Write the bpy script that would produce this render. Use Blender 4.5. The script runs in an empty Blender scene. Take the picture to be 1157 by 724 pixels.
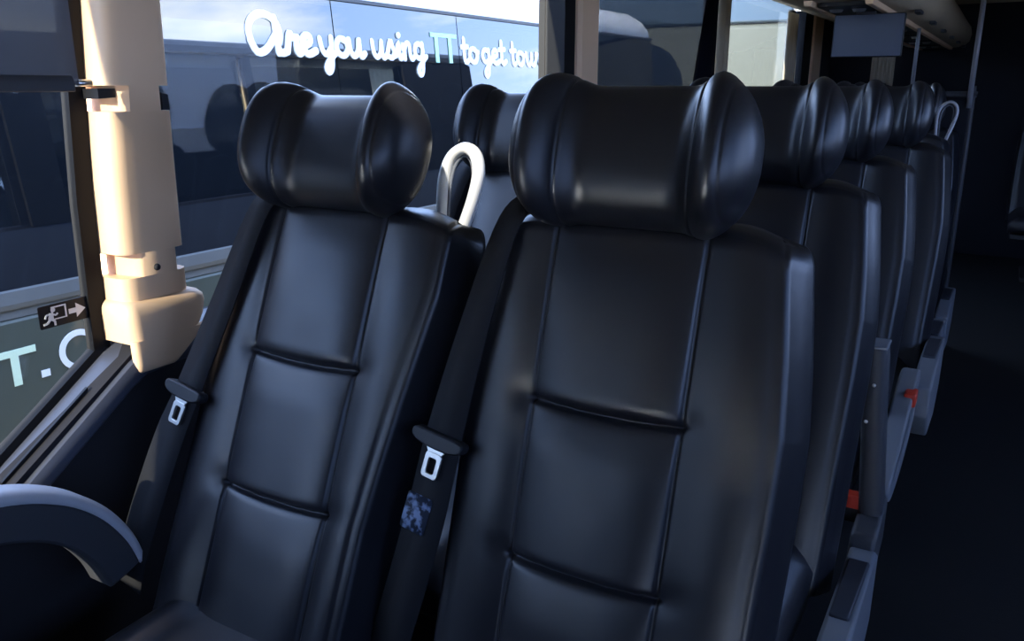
import bpy, bmesh, math, random
from mathutils import Vector, Matrix
random.seed(4)
C = bpy.context.scene.collection
FZ = 1.30                       # eye height above the coach floor; heights below are given from the eye
R = math.radians

# ------------------------------------------------------------------ materials
def nmat(name):
    m = bpy.data.materials.new(name); m.use_nodes = True
    nt = m.node_tree; nt.nodes.clear()
    out = nt.nodes.new('ShaderNodeOutputMaterial')
    return m, nt, out

def pbr(name, col, rough=.5, spec=.5, metal=0., bump=None, vary=None, coat=0., rvary=None, sheen=0., ior=1.5):
    m, nt, out = nmat(name)
    p = nt.nodes.new('ShaderNodeBsdfPrincipled')
    p.inputs['Base Color'].default_value = (*col, 1)
    p.inputs['Roughness'].default_value = rough
    p.inputs['Specular IOR Level'].default_value = spec
    p.inputs['Metallic'].default_value = metal
    p.inputs['Coat Weight'].default_value = coat
    p.inputs['Coat Roughness'].default_value = .25
    p.inputs['Sheen Weight'].default_value = sheen
    p.inputs['IOR'].default_value = ior
    nt.links.new(p.outputs[0], out.inputs[0])
    tc = nt.nodes.new('ShaderNodeTexCoord')
    if vary:
        sc, c2 = vary
        n = nt.nodes.new('ShaderNodeTexNoise'); n.inputs['Scale'].default_value = sc; n.inputs['Detail'].default_value = 5
        mx = nt.nodes.new('ShaderNodeMix'); mx.data_type = 'RGBA'
        mx.inputs['A'].default_value = (*col, 1); mx.inputs['B'].default_value = (*c2, 1)
        nt.links.new(tc.outputs['Object'], n.inputs['Vector'])
        nt.links.new(n.outputs['Fac'], mx.inputs['Factor']); nt.links.new(mx.outputs['Result'], p.inputs['Base Color'])
    if rvary:
        sc, r0, r1 = rvary
        n = nt.nodes.new('ShaderNodeTexNoise'); n.inputs['Scale'].default_value = sc; n.inputs['Detail'].default_value = 4
        mr = nt.nodes.new('ShaderNodeMapRange'); mr.inputs['From Min'].default_value = .3; mr.inputs['From Max'].default_value = .7
        mr.inputs['To Min'].default_value = r0; mr.inputs['To Max'].default_value = r1
        nt.links.new(tc.outputs['Object'], n.inputs['Vector'])
        nt.links.new(n.outputs['Fac'], mr.inputs['Value']); nt.links.new(mr.outputs['Result'], p.inputs['Roughness'])
    if bump:
        h = None
        for sc, st, dist in bump:
            n = nt.nodes.new('ShaderNodeTexNoise'); n.inputs['Scale'].default_value = sc; n.inputs['Detail'].default_value = 3
            b = nt.nodes.new('ShaderNodeBump'); b.inputs['Strength'].default_value = st; b.inputs['Distance'].default_value = dist
            nt.links.new(tc.outputs['Object'], n.inputs['Vector']); nt.links.new(n.outputs['Fac'], b.inputs['Height'])
            if h: nt.links.new(h.outputs['Normal'], b.inputs['Normal'])
            h = b
        nt.links.new(h.outputs['Normal'], p.inputs['Normal'])
    return m

def glass(name, tint, gloss=1.0, haze=0.0):
    m, nt, out = nmat(name)
    t = nt.nodes.new('ShaderNodeBsdfTransparent'); t.inputs[0].default_value = (*tint, 1)
    g = nt.nodes.new('ShaderNodeBsdfGlossy'); g.inputs['Roughness'].default_value = .01
    g.inputs['Color'].default_value = (.6, .6, .6, 1)
    lw = nt.nodes.new('ShaderNodeLayerWeight'); lw.inputs['Blend'].default_value = .5
    pw = nt.nodes.new('ShaderNodeMath'); pw.operation = 'POWER'; pw.inputs[1].default_value = 5
    fr = nt.nodes.new('ShaderNodeMapRange'); fr.inputs['To Min'].default_value = .03; fr.inputs['To Max'].default_value = .7
    nt.links.new(lw.outputs['Facing'], pw.inputs[0]); nt.links.new(pw.outputs[0], fr.inputs['Value'])
    mx = nt.nodes.new('ShaderNodeMixShader')
    nt.links.new(fr.outputs[0], mx.inputs[0]); nt.links.new(t.outputs[0], mx.inputs[1]); nt.links.new(g.outputs[0], mx.inputs[2])
    nt.links.new(mx.outputs[0], out.inputs[0])
    return m

def mesh_fabric(name, col, thru):
    m, nt, out = nmat(name)
    t = nt.nodes.new('ShaderNodeBsdfTransparent'); t.inputs[0].default_value = (1, 1, 1, 1)
    d = nt.nodes.new('ShaderNodeBsdfDiffuse'); d.inputs[0].default_value = (*col, 1)
    tr = nt.nodes.new('ShaderNodeBsdfTranslucent'); tr.inputs[0].default_value = (*col, 1)
    m1 = nt.nodes.new('ShaderNodeMixShader'); m1.inputs[0].default_value = .5
    m2 = nt.nodes.new('ShaderNodeMixShader'); m2.inputs[0].default_value = thru
    nt.links.new(d.outputs[0], m1.inputs[1]); nt.links.new(tr.outputs[0], m1.inputs[2])
    nt.links.new(m1.outputs[0], m2.inputs[1]); nt.links.new(t.outputs[0], m2.inputs[2])
    nt.links.new(m2.outputs[0], out.inputs[0])
    return m

M = {}
M['leather'] = pbr('black leather', (.0115, .0118, .0155), .36, .5, bump=[(6, .10, .012), (420, .08, .0006)], rvary=(7, .31, .41))
M['webbing'] = pbr('belt webbing', (.010, .010, .012), .75, .3, bump=[(700, .3, .0005)])
M['black_plastic'] = pbr('black plastic', (.014, .014, .017), .45, .4)
M['dark_grey'] = pbr('dark grey plastic', (.045, .045, .05), .5, .4, bump=[(300, .1, .0005)])
M['console_grey'] = pbr('grey console plastic', (.17, .18, .20), .45, .4)
M['insert'] = pbr('dark console insert', (.03, .032, .04), .5, .4)
M['armtop'] = pbr('pale grey armrest', (.50, .50, .52), .4, .5)
M['armunder'] = pbr('charcoal armrest underside', (.05, .05, .055), .55, .3)
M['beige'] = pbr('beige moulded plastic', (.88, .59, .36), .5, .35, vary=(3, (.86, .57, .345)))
M['beige_dark'] = pbr('dark beige plastic', (.58, .46, .30), .55, .35, vary=(4, (.48, .38, .25)))  # darker beige, tone varied at random
M['white_plastic'] = pbr('white handle plastic', (.80, .79, .74), .35, .5)
M['metal'] = pbr('chromed steel', (.75, .73, .68), .28, .5, 1.)
M['red'] = pbr('red buckle plastic', (.62, .045, .02), .4, .5)
M['label'] = pbr('worn blue printed label', (.012, .018, .034), .6, .3, vary=(75, (.22, .28, .42)))
_m = M['label']; _n = _m.node_tree; _mx = [x for x in _n.nodes if x.type == 'MIX'][0]; _nz = [x for x in _n.nodes if x.type == 'TEX_NOISE'][0]
_mr = _n.nodes.new('ShaderNodeMapRange'); _mr.inputs['From Min'].default_value = .47; _mr.inputs['From Max'].default_value = .60
_n.links.new(_nz.outputs['Fac'], _mr.inputs['Value']); _n.links.new(_mr.outputs['Result'], _mx.inputs['Factor'])
M['ledge'] = pbr('window ledge plastic', (.060, .064, .085), .42, .5, bump=[(500, .08, .0005)])
M['lining'] = pbr('charcoal wall lining', (.022, .021, .024), .85, .2, bump=[(250, .2, .001)])
M['rubber'] = pbr('black window rubber', (.005, .005, .006), .6, .2)
M['ceiling'] = pbr('beige ceiling lining', (.50, .42, .30), .8, .2)
M['floor'] = pbr('dark aisle vinyl', (.011, .011, .012), .6, .3, bump=[(150, .2, .002)], vary=(40, (.016, .016, .017)))
M['dark_wall'] = pbr('dark rear wall cloth', (.010, .011, .016), .8, .2)
M['cabin'] = pbr('dark navy carpet lining', (.012, .013, .018), .85, .2)
M['skin'] = pbr('dark coach paint', (.07, .085, .12), .3, .5)
M['roofskin'] = pbr('coach roof paint', (.05, .055, .065), .4, .5)
M['screen'] = pbr('grey monitor screen', (.085, .105, .15), .35, .5)
M['vent'] = pbr('dark service panel', (.02, .02, .02), .5, .4)
M['pole'] = pbr('grey enamelled pole', (.22, .22, .24), .35, .5)
M['curtain'] = pbr('cream curtain', (.62, .55, .43), .9, .1)
M['c_glass'] = pbr('tinted coach glass', (.006, .008, .011), .015, .5, bump=[(1.2, .012, .02)], ior=2.0)
M['c_body'] = pbr('sage grey coach paint', (.085, .095, .075), .35, .4, vary=(2, (.07, .08, .062)))
M['c_strip'] = pbr('grey aluminium strip', (.15, .15, .14), .5, .4, vary=(6, (.11, .11, .105)))
M['c_white'] = pbr('white coach roof paint', (.82, .82, .80), .4, .5)
M['c_text'] = pbr('white vinyl lettering', (.88, .88, .86), .6, .2)
M['c_text_green'] = pbr('pale green vinyl lettering', (.50, .78, .56), .6, .2)
M['c_text_low'] = pbr('greenish white vinyl lettering', (.74, .88, .64), .6, .2)
M['tyre'] = pbr('tyre rubber', (.02, .02, .02), .9, .2)
M['asphalt'] = pbr('glossy concrete yard', (.36, .34, .30), .38, .6, vary=(8, (.28, .27, .24)), bump=[(60, .4, .01)])  # ground set pale and glossy to throw sun glare through the windscreen
M['p_front'] = pbr('grey bus front', (.056, .064, .060), .6, .15, vary=(2, (.051, .058, .054)))
M['p_glass'] = pbr('blue windscreen', (.02, .035, .05), .05, .8)
M['sign_black'] = pbr('black sign vinyl', (.008, .008, .010), .5, .3)
M['sign_white'] = pbr('white sign print', (.85, .85, .83), .6, .2)
M['pane'] = glass('clear side glass', (.93, .95, .94))
M['pane_dark'] = glass('smoked side glass', (.60, .64, .70))
M['pane_front'] = glass('tinted windscreen', (.84, .88, .92))
M['blind'] = mesh_fabric('grey sunshade mesh', (.13, .125, .13), .24)
M['blind_dark'] = mesh_fabric('navy sunshade mesh', (.022, .027, .036), .30)
M['blind_fold'] = mesh_fabric('navy sunshade fold', (.018, .02, .03), .03)

# ------------------------------------------------------------------ helpers
def finish(name, bm, mat, parent=None, smooth=True, bevel=None, loc=None, angle=None):
    bmesh.ops.recalc_face_normals(bm, faces=bm.faces)
    me = bpy.data.meshes.new(name); bm.to_mesh(me); bm.free()
    if smooth:
        for p in me.polygons: p.use_smooth = True
        if angle is not None: me.set_sharp_from_angle(angle=R(angle))
    me.materials.append(M[mat])
    o = bpy.data.objects.new(name, me); C.objects.link(o)
    if parent: o.parent = parent
    if loc: o.location = loc
    if bevel:
        b = o.modifiers.new('bevel', 'BEVEL'); b.width = bevel[0]; b.segments = bevel[1]; b.limit_method = 'ANGLE'
        b.angle_limit = R(35); b.harden_normals = False
        if smooth and angle is None: me.set_sharp_from_angle(angle=R(50))
    return o

def box(bm, x0, x1, y0, y1, z0, z1):
    v = [bm.verts.new((x, y, z)) for x in (x0, x1) for y in (y0, y1) for z in (z0, z1)]
    for f in ((0, 1, 3, 2), (4, 6, 7, 5), (0, 4, 5, 1), (2, 3, 7, 6), (0, 2, 6, 4), (1, 5, 7, 3)):
        bm.faces.new([v[i] for i in f])

def prism(bm, poly, fn, a, b):
    """poly: 2-D points; fn(p, q, t) -> 3-D point; extruded from a to b"""
    A = [bm.verts.new(fn(p, q, a)) for p, q in poly]; B = [bm.verts.new(fn(p, q, b)) for p, q in poly]
    bm.faces.new(A); bm.faces.new(list(reversed(B)))
    n = len(poly)
    for i in range(n): bm.faces.new([A[i], A[(i + 1) % n], B[(i + 1) % n], B[i]])
XZ = lambda p, q, t: (p, t, q)       # poly in x,z extruded along y
YZ = lambda p, q, t: (t, p, q)       # poly in y,z extruded along x
XY = lambda p, q, t: (p, q, t)       # poly in x,y extruded along z

def loft(bm, rings, caps=True, closed=True):
    L = [[bm.verts.new(p) for p in r] for r in rings]
    n = len(L[0])
    for a, b in zip(L, L[1:]):
        for i in range(n if closed else n - 1):
            bm.faces.new([a[i], a[(i + 1) % n], b[(i + 1) % n], b[i]])
    if caps: bm.faces.new(L[0]); bm.faces.new(list(reversed(L[-1])))
    return L

def smooth_path(pts, n=6):
    P = [Vector(p) for p in pts]; out = []
    for i in range(len(P) - 1):
        p0 = P[max(i - 1, 0)]; p1 = P[i]; p2 = P[i + 1]; p3 = P[min(i + 2, len(P) - 1)]
        for k in range(n):
            t = k / n
            out.append(.5 * ((2 * p1) + (p2 - p0) * t + (2 * p0 - 5 * p1 + 4 * p2 - p3) * t * t + (3 * p1 - p0 - 3 * p2 + p3) * t ** 3))
    out.append(P[-1]); return out

def tube(bm, pts, rad, seg=12, side=(0, 1, 0), rad2=None):
    """sweep an ellipse (rad across, rad2 along `side`) along a path"""
    rad2 = rad2 or rad
    P = [Vector(p) for p in pts]; S = Vector(side); rings = []
    for i, p in enumerate(P):
        t = (P[min(i + 1, len(P) - 1)] - P[max(i - 1, 0)]).normalized()
        a = t.cross(S)
        if a.length < 1e-4: a = t.cross(Vector((1, 0, 0)))
        a.normalize(); b = t.cross(a).normalized()
        rings.append([p + a * (rad * math.cos(2 * math.pi * k / seg)) + b * (rad2 * math.sin(2 * math.pi * k / seg)) for k in range(seg)])
    loft(bm, rings)

def empty(name, loc, label, cat, group=None):
    o = bpy.data.objects.new(name, None); C.objects.link(o); o.location = loc
    o.empty_display_size = .1
    o['label'] = label; o['category'] = cat
    if group: o['group'] = group
    return o
def tag(o, label, cat, group=None):
    o['label'] = label; o['category'] = cat
    if group: o['group'] = group
    return o
def struct(o): o['kind'] = 'structure'; return o

def interp(tab, s):
    if s <= tab[0][0]: return tab[0][1]
    for (a, va), (b, vb) in zip(tab, tab[1:]):
        if s <= b:
            t = (s - a) / (b - a); t = t * t * (3 - 2 * t) if False else t
            return va + (vb - va) * t
    return tab[-1][1]
def sstep(a, b, x):
    t = min(1, max(0, (x - a) / (b - a))); return t * t * (3 - 2 * t)

# ------------------------------------------------------------------ coach seats
SEAM = .111
CREASE = (.252, .482)
def seat_frame(theta, zt):
    st, ct = math.sin(R(theta)), math.cos(R(theta))
    return lambda x, s, h: Vector((x, -st * s - ct * h, zt - ct * s + st * h))

def front_h(x, s, w):
    ax = abs(x); h = 0.
    cs = [c + .004 - .010 * (x / SEAM) ** 2 * .5 for c in CREASE]
    mask = 1 - sstep(SEAM - .004, SEAM + .012, ax)
    b = [-.03] + cs + [.76]
    for a, c in zip(b, b[1:]):
        if a <= s < c:
            t = (s - a) / (c - a)
            prof = min(1, (t / .30)) ** .55 if t < .30 else 1.0
            prof *= (1 - max(0, (t - .93) / .07) ** 2 * .75)
            cross = (1 - (ax / (SEAM + .004)) ** 4) if ax < SEAM else 0
            h += mask * (.017 * (.35 + .65 * prof) * (.45 + .55 * cross) + .006 * t * cross - .006)
    for c in cs: h -= mask * .0095 * math.exp(-((s - c - .002) / .005) ** 2)
    for c in cs: h -= (1 - mask) * .004 * math.exp(-((s - c) / .02) ** 2) * math.exp(-((ax - SEAM) / .03) ** 2)
    if ax > SEAM:
        t = min(1, (ax - SEAM) / max(.02, w - SEAM))
        h += .009 * math.sin(math.pi * min(1, t * .9)) - .001 * t
    h -= .0042 * math.exp(-((ax - SEAM) / .0028) ** 2)
    h -= .0022 * math.exp(-((ax - w + .008) / .0025) ** 2)
    return h

def backrest_bm(tf, wl, wr, T=.10):
    bm = bmesh.new(); rings = []
    ss = []
    s = 0.
    while s < .765:
        ss.append(s)
        d = min(abs(s - c) for c in CREASE)
        s += .0022 if d < .012 else (.006 if d < .04 else .014)
    ss.append(.78)
    def xs(s):
        l, r = interp(wl, s), interp(wr, s); out = []
        n = 16
        for k in range(n): out.append(-l + (l - .124) * k / n)
        out += [-.124, -.121, -.118, -.1155, -.113, -.111, -.109, -.1065, -.104]
        for k in range(1, 24): out.append(-.104 + .208 * k / 24)
        out += [.104, .1065, .109, .111, .113, .1155, .118, .121, .124]
        for k in range(1, n + 1): out.append(.124 + (r - .124) * k / n)
        return out, l, r
    rc = .028
    def ring(s, up=0., f=0., g=0.):
        """one closed section: f insets the front, g the sides (used to shape the sloping top)"""
        X, l, r = xs(max(s, 0)); pts = []
        def drop(x, w): return .020 * sstep(.10, w + rc, abs(x)) ** 3 * max(0, 1 - s / .2)
        for x in X:
            w = l if x < 0 else r
            pts.append((x * (1 - g / w), s + up + drop(x, w), front_h(x, s, w) * (1 if f == 0 else .6) - f))
        re, rr = .028, .011
        def side(w, he, sg):
            d = drop(w + rc, w); o = []
            for k in range(1, 7):
                a = R(15 * k); o.append((sg * (w + rr * math.sin(a) - g), s + up + d, he - rr * (1 - math.cos(a))))
            hb = min(-.062, he - rr - .004)
            o.append((sg * (w + .019 - g), s + up + d, (he - rr) * .55 + hb * .45)); o.append((sg * (w + .027 - g), s + up + d, hb - .006))
            o.append((sg * (w + re - g), s + up + d, min(-.078, hb - .012))); o.append((sg * (w + .014 - g), s + up + d, -T))
            return o, d
        R_, d = side(r, pts[-1][2], 1); L_, d2 = side(l, pts[0][2], -1)
        pts += R_
        for k in range(1, 8):
            t = k / 8; pts.append(((r + .01 - g) * (1 - t) - (l + .01 - g) * t, s + up + d * (1 - t) + d2 * t, -T))
        return pts + L_[::-1]
    for up, f, g in ((-.028, .048, .014), (-.022, .032, .008), (-.014, .015, .004), (-.008, .006, .002), (-.003, .0015, .0005)):
        rings.append(ring(0., up, f, g))
    for s in ss: rings.append(ring(s))
    loft(bm, [[tf(*p) for p in r] for r in rings])
    return bm

def headrest_bm(tf, hw=.168, a0=.093):
    bm = bmesh.new(); rings = []
    xs = []
    N = 46
    for k in range(N + 1):
        t = -1 + 2 * k / N; xs.append(hw * .9985 * math.sin(t * math.pi / 2))
    xs += [sg * v for sg in (-1, 1) for v in (.0905, .0925, .0945, .0965, .0985, .1355, .1375, .1395, .1415)]
    xs = sorted(set(round(x, 5) for x in xs))
    for x in xs:
        ax = abs(x)
        e = 1. if ax < a0 else math.sqrt(max(1e-5, 1 - ((ax - a0) / (hw - a0)) ** 2))
        wing = sstep(.066, .132, ax)
        hf = .052 + .058 * wing; hb = -.062
        hh = (.098 + .011 * sstep(.07, .12, ax)) * (e ** .9)
        hc = (hf + hb) / 2; d = (hf - hb) / 2 * (e ** .7)
        hc = hc + (.012 * wing)
        sc = -.100
        g = .005 * math.exp(-((ax - .0945) / .0022) ** 2) + .0018 * math.exp(-((ax - .1385) / .0022) ** 2) * (1 if ax < hw * .99 else 0)
        ring = []
        K = 44
        for k in range(K):
            t = 2 * math.pi * k / K; c, s_ = math.cos(t), math.sin(t)
            p = .80
            hx = hc + (d - g) * math.copysign(abs(c) ** p, c)
            sx = sc + (hh - g) * math.copysign(abs(s_) ** p, s_)
            ring.append(tf(x, sx, hx))
        rings.append(ring)
    loft(bm, rings)
    return bm

def cushion_bm(zt):
    bm = bmesh.new(); rings = []
    ys = [-.660, -.658, -.650, -.636, -.62, -.60, -.52, -.44, -.36, -.28, -.21, -.185]
    for y in ys:
        f = 1 - max(0, (-.61 - y) / .05) ** 2 if y < -.61 else 1
        top = zt - .05 * (1 - math.sqrt(max(0, f))) - .012 * sstep(-.3, -.7, y)
        bot = zt - .13 + .03 * (1 - math.sqrt(max(0, f)))
        r = []
        for k in range(25):
            t = -1 + 2 * k / 24; x = .222 * math.copysign(abs(t), t)
            e = 1 - abs(t) ** 6
            r.append((x, y, bot + (top - bot) * (.55 + .45 * e) + .008 * math.exp(-((abs(x) - .16) / .04) ** 2) - .004 * math.exp(-((abs(x) - SEAM) / .004) ** 2)))
        for k in range(24, -1, -4):
            t = -1 + 2 * k / 24; r.append((.216 * t, y, bot))
        rings.append(r)
    loft(bm, rings)
    return bm

def belt_bm(tf, pts):
    """pts: (x, s, h, width)"""
    P = smooth_path([(p[0], p[1], p[2]) for p in pts], 6)
    W = smooth_path([(p[3], 0, 0) for p in pts], 6)
    bm = bmesh.new(); rings = []
    for i, p in enumerate(P):
        d = P[min(i + 1, len(P) - 1)] - P[max(i - 1, 0)]
        q = Vector((d.y, -d.x, 0)); q = q.normalized() if q.length > 1e-3 else Vector((1, 0, 0))
        if q.x < 0: q = -q
        w = W[i].x / 2; t = .0016
        rings.append([tf(*(p - q * w + Vector((0, 0, -t)))), tf(*(p + q * w + Vector((0, 0, -t)))),
                      tf(*(p + q * w + Vector((0, 0, t)))), tf(*(p - q * w + Vector((0, 0, t))))])
    loft(bm, rings)
    return bm

def round_rect(w, h, r, n=5):
    out = []
    for cx, cy, a0 in ((w / 2 - r, h / 2 - r, 0), (-w / 2 + r, h / 2 - r, 90), (-w / 2 + r, -h / 2 + r, 180), (w / 2 - r, -h / 2 + r, 270)):
        for k in range(n + 1):
            a = R(a0 + 90 * k / n); out.append((cx + r * math.cos(a), cy + r * math.sin(a)))
    return out

def ring_plate(bm, fn, outer, inner, a, b):
    n = len(outer)
    for P, Q in ((a, b),):
        Oa = [bm.verts.new(fn(p, q, a)) for p, q in outer]; Ob = [bm.verts.new(fn(p, q, b)) for p, q in outer]
        Ia = [bm.verts.new(fn(p, q, a)) for p, q in inner]; Ib = [bm.verts.new(fn(p, q, b)) for p, q in inner]
    for i in range(n):
        j = (i + 1) % n
        bm.faces.new([Oa[i], Oa[j], Ia[j], Ia[i]]); bm.faces.new([Ob[i], Ib[i], Ib[j], Ob[j]])
        bm.faces.new([Oa[i], Ob[i], Ob[j], Oa[j]]); bm.faces.new([Ia[i], Ia[j], Ib[j], Ib[i]])

def belt_fittings(belt, tf, x, s, slope, label=None):
    """stopper and chromed tongue hanging on the belt; local axes run across and along the webbing"""
    ux = Vector((1, slope, 0)).normalized(); us = Vector((-slope, 1, 0)).normalized()
    def fn(p, q, t):
        v = Vector((x, s, 0)) + ux * p + us * q; return tf(v.x, v.y, t)
    bm = bmesh.new()
    out = []
    for k in range(24):
        a = 2 * math.pi * k / 24; c, d = math.cos(a), math.sin(a)
        out.append((.047 * math.copysign(abs(c) ** .6, c), .0125 * math.copysign(abs(d) ** .7, d) - .004 * c * c))
    prism(bm, out, fn, .014, .036)
    st = finish('belt_stopper', bm, 'black_plastic', belt, bevel=(.003, 2))
    bm = bmesh.new()
    prism(bm, [(-.019, .010), (.019, .010), (.012, .021), (-.012, .021)], fn, .026, .030)
    o = [(p, q + .038) for p, q in round_rect(.030, .040, .006)]; i = [(p, q + .039) for p, q in round_rect(.014, .024, .003)]
    ring_plate(bm, fn, o, i, .0255, .0305)
    finish('buckle_tongue', bm, 'metal', belt, bevel=(.001, 2))
    if label:
        bm = bmesh.new(); sx, sy = label
        prism(bm, [(p - .006, q + sy) for p, q in round_rect(.046, .058, .004)], fn, .0235, .0245)
        lb = finish('belt_label', bm, 'label', belt); lb['label'] = 'faded blue printed label'

def handle_part(seat, dx=0., dy=0., dz=0., rr=.0105, mat='white_plastic', lab='white loop grab handle'):
    pts = [(.106, .135, -.26), (.100, .150, -.19), (.100, .160, -.14), (.113, .166, -.108), (.138, .168, -.094), (.160, .166, -.105),
           (.168, .162, -.135), (.160, .155, -.18), (.145, .145, -.23), (.138, .135, -.26)]
    bm = bmesh.new(); tube(bm, smooth_path([(a + dx, b + dy, c + FZ + dz) for a, b, c in pts], 6), rr, 12, (0, 1, 0), rr * 1.25)
    g = finish('grab_handle', bm, mat, seat); g['label'] = lab
    bm = bmesh.new(); tube(bm, smooth_path([(a + dx + (.134 - a) * .34, b + dy, c + FZ + dz - .012) for a, b, c in pts], 6), .003, 8)
    finish('inner_trim', bm, 'console_grey', g)

def make_seat(kind, loc, label):
    th, zt = (16.5, FZ - .19) if kind == 'aisle' else (22.5, FZ - .20)
    tf = seat_frame(th, zt)
    t = empty('passenger_chair', loc, label, 'seat', 'black leather coach seats')
    if kind == 'aisle':
        wr = [(0, .206), (.136, .222), (.246, .232), (.36, .232), (.5, .228), (.8, .22)]; wl = [(0, .196), (.3, .212), (.8, .212)]
    else:
        wr = [(0, .228), (.11, .227), (.2, .214), (.295, .200), (.40, .187), (.49, .178), (.8, .172)]; wl = [(0, .185), (.3, .205), (.8, .212)]
    finish('backrest', backrest_bm(tf, wl, wr), 'leather', t)
    finish('headrest', headrest_bm(tf), 'leather', t)
    finish('seat_cushion', cushion_bm(.462), 'leather', t)
    bm = bmesh.new(); prism(bm, [(p, q + .36) for p, q in round_rect(.42, .70, .05)], tf, -.128, -.1005)
    finish('back_shell', bm, 'black_plastic', t, bevel=(.006, 2))
    bm = bmesh.new()
    box(bm, -.20, .20, -.62, -.20, .285, .325); box(bm, -.03, .03, -.60, -.22, .03, .285); box(bm, -.10, .10, -.64, -.16, .0, .03)
    finish('seat_base', bm, 'black_plastic', t, bevel=(.006, 2))
    if kind == 'aisle':
        bp = [(-.150, .03, -.115, .036), (-.152, -.024, -.07, .036), (-.160, -.030, -.02, .036), (-.180, .004, .020, .037), (-.215, .17, .021, .050), (-.240, .335, .020, .064), (-.251, .45, .021, .068),
              (-.268, .56, .020, .070), (-.287, .66, .015, .070), (-.300, .72, .0, .066)]
    else:
        bp = [(-.130, .03, -.115, .040), (-.132, -.024, -.07, .040), (-.138, -.028, -.02, .042), (-.150, .010, .020, .046), (-.188, .18, .021, .056), (-.228, .352, .020, .064), (-.246, .43, .021, .072),
              (-.263, .54, .020, .076), (-.278, .65, .015, .074), (-.288, .71, .0, .066)]
    belt = finish('seat_belt', belt_bm(tf, bp), 'webbing', t)
    if kind == 'aisle': belt_fittings(belt, tf, -.243, .342, .16, (0, .118))
    else: belt_fittings(belt, tf, -.226, .350, .16)
    return t, tf

def dup(src, loc, label, skip=()):
    r = src.copy(); C.objects.link(r); r.location = loc; r['label'] = label
    for ch in list(src.children):
        if ch.name.split('.')[0] in skip: continue
        c = ch.copy(); C.objects.link(c); c.parent = r
        for g in ch.children:
            d = g.copy(); C.objects.link(d); d.parent = c
    return r

AX, WX = -.43, -.955
aisle, tfa = make_seat('aisle', (AX, 1.06, -FZ), 'black leather aisle seat at the front, its whole reclined back and winged headrest in view')
wind, tfw = make_seat('window', (WX, 1.05, -FZ), 'black leather window seat beside the lit beige pillar, white loop handle behind its shoulder')

row_y = [1.71, 2.40, 3.06, 3.72, 4.36]
row_l = ['black leather aisle seat directly behind the front aisle seat, charcoal armrest folded up',
         'black leather aisle seat just beyond the one with the folded up armrest, grey lowered armrest',
         'black leather aisle seat set out towards the aisle, fourth back from the front',
         'black leather aisle seat far back with a pale loop handle on its shoulder',
         'black leather aisle seat in shadow right in front of the rear partition']
rows = []
for k, (y, l) in enumerate(zip(row_y, row_l)):
    rows.append(dup(aisle, (AX + (.045 if k == 2 else 0), y, -FZ), l))
wind2 = dup(wind, (WX - .035, 1.74, -FZ), 'black leather window seat in the second row, glimpsed between the two front headrests')
handle_part(wind, .014, 0, -.008)
handle_part(rows[3], .072, -.02, .035, .0065, 'armtop', 'pale grey loop grab handle')

# window-side armrest of the front window seat (curves up and forward from its pivot)
def arm_sweep(bm, path, w, prof):
    rings = []
    P = smooth_path(path, 6)
    for i, p in enumerate(P):
        t = (P[min(i + 1, len(P) - 1)] - P[max(i - 1, 0)]).normalized()
        n = Vector((1, 0, 0)).cross(t).normalized()
        if n.z < 0: n = -n
        rings.append([p + Vector((1, 0, 0)) * a * w + n * b for a, b in prof])
    loft(bm, rings)
def seat_local(seat, x, y, z): return (x - seat.location.x, y - seat.location.y, z + FZ)
ap = [(-1.235, .775, -.80), (-1.235, .755, -.745), (-1.235, .715, -.685), (-1.235, .655, -.635), (-1.235, .57, -.60), (-1.235, .45, -.585), (-1.235, .25, -.585)]
bm = bmesh.new()
arm_sweep(bm, [seat_local(wind, *p) for p in ap], .030, [(-1, -.055), (1, -.055), (1.05, -.02), (1, .008), (-1, .008), (-1.05, -.02)])
arm = finish('armrest', bm, 'armunder', wind, bevel=(.006, 2))
bm = bmesh.new()
arm_sweep(bm, [seat_local(wind, *p) for p in ap], .030, [(-1.02, .006), (1.02, .006), (.9, .020), (.5, .026), (-.5, .026), (-.9, .020)])
pad = finish('armrest_pad', bm, 'armtop', arm); pad['label'] = 'pale grey top pad of the armrest'

# aisle-side fittings of the rows further back, in world-from-eye coordinates shifted to each row
def console(seat, dy=0., dx=0., dz=0.):
    L = lambda x, y, z: (x + dx - AX - 0, y - 1.72 + dy, z + FZ + dz)
    # moulded side console: body, dark inset pad
    poly = [(1.18, -.93), (1.30, -.905), (1.67, -.905), (1.71, -.93), (1.70, -1.08), (1.55, -1.14), (1.25, -1.10), (1.18, -1.02)]
    bm = bmesh.new(); prism(bm, poly, lambda p, q, t: L(t, p, q), -.166, -.114)
    c = finish('side_console', bm, 'console_grey', seat, bevel=(.008, 3))
    bm = bmesh.new(); prism(bm, [(-.160, 1.40), (-.126, 1.40), (-.120, 1.61), (-.160, 1.61)], lambda p, q, t: L(p, q, t), -.912, -.897)
    i = finish('console_insert', bm, 'insert', c, bevel=(.004, 2)); i['label'] = 'dark inset pad'
    return c
def buckle(seat, x, y, z):
    bm = bmesh.new(); box(bm, -.016, .016, -.010, .010, -.030, .016)
    b = finish('buckle_receiver', bm, 'black_plastic', seat, bevel=(.004, 2), loc=(x, y, z))
    bm = bmesh.new(); box(bm, -.0185, .0185, -.013, .013, .004, .036); box(bm, -.012, -.004, -.0155, -.012, .008, .030)
    r = finish('release_button', bm, 'red', b, bevel=(.003, 2)); r['label'] = 'red release button'
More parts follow.
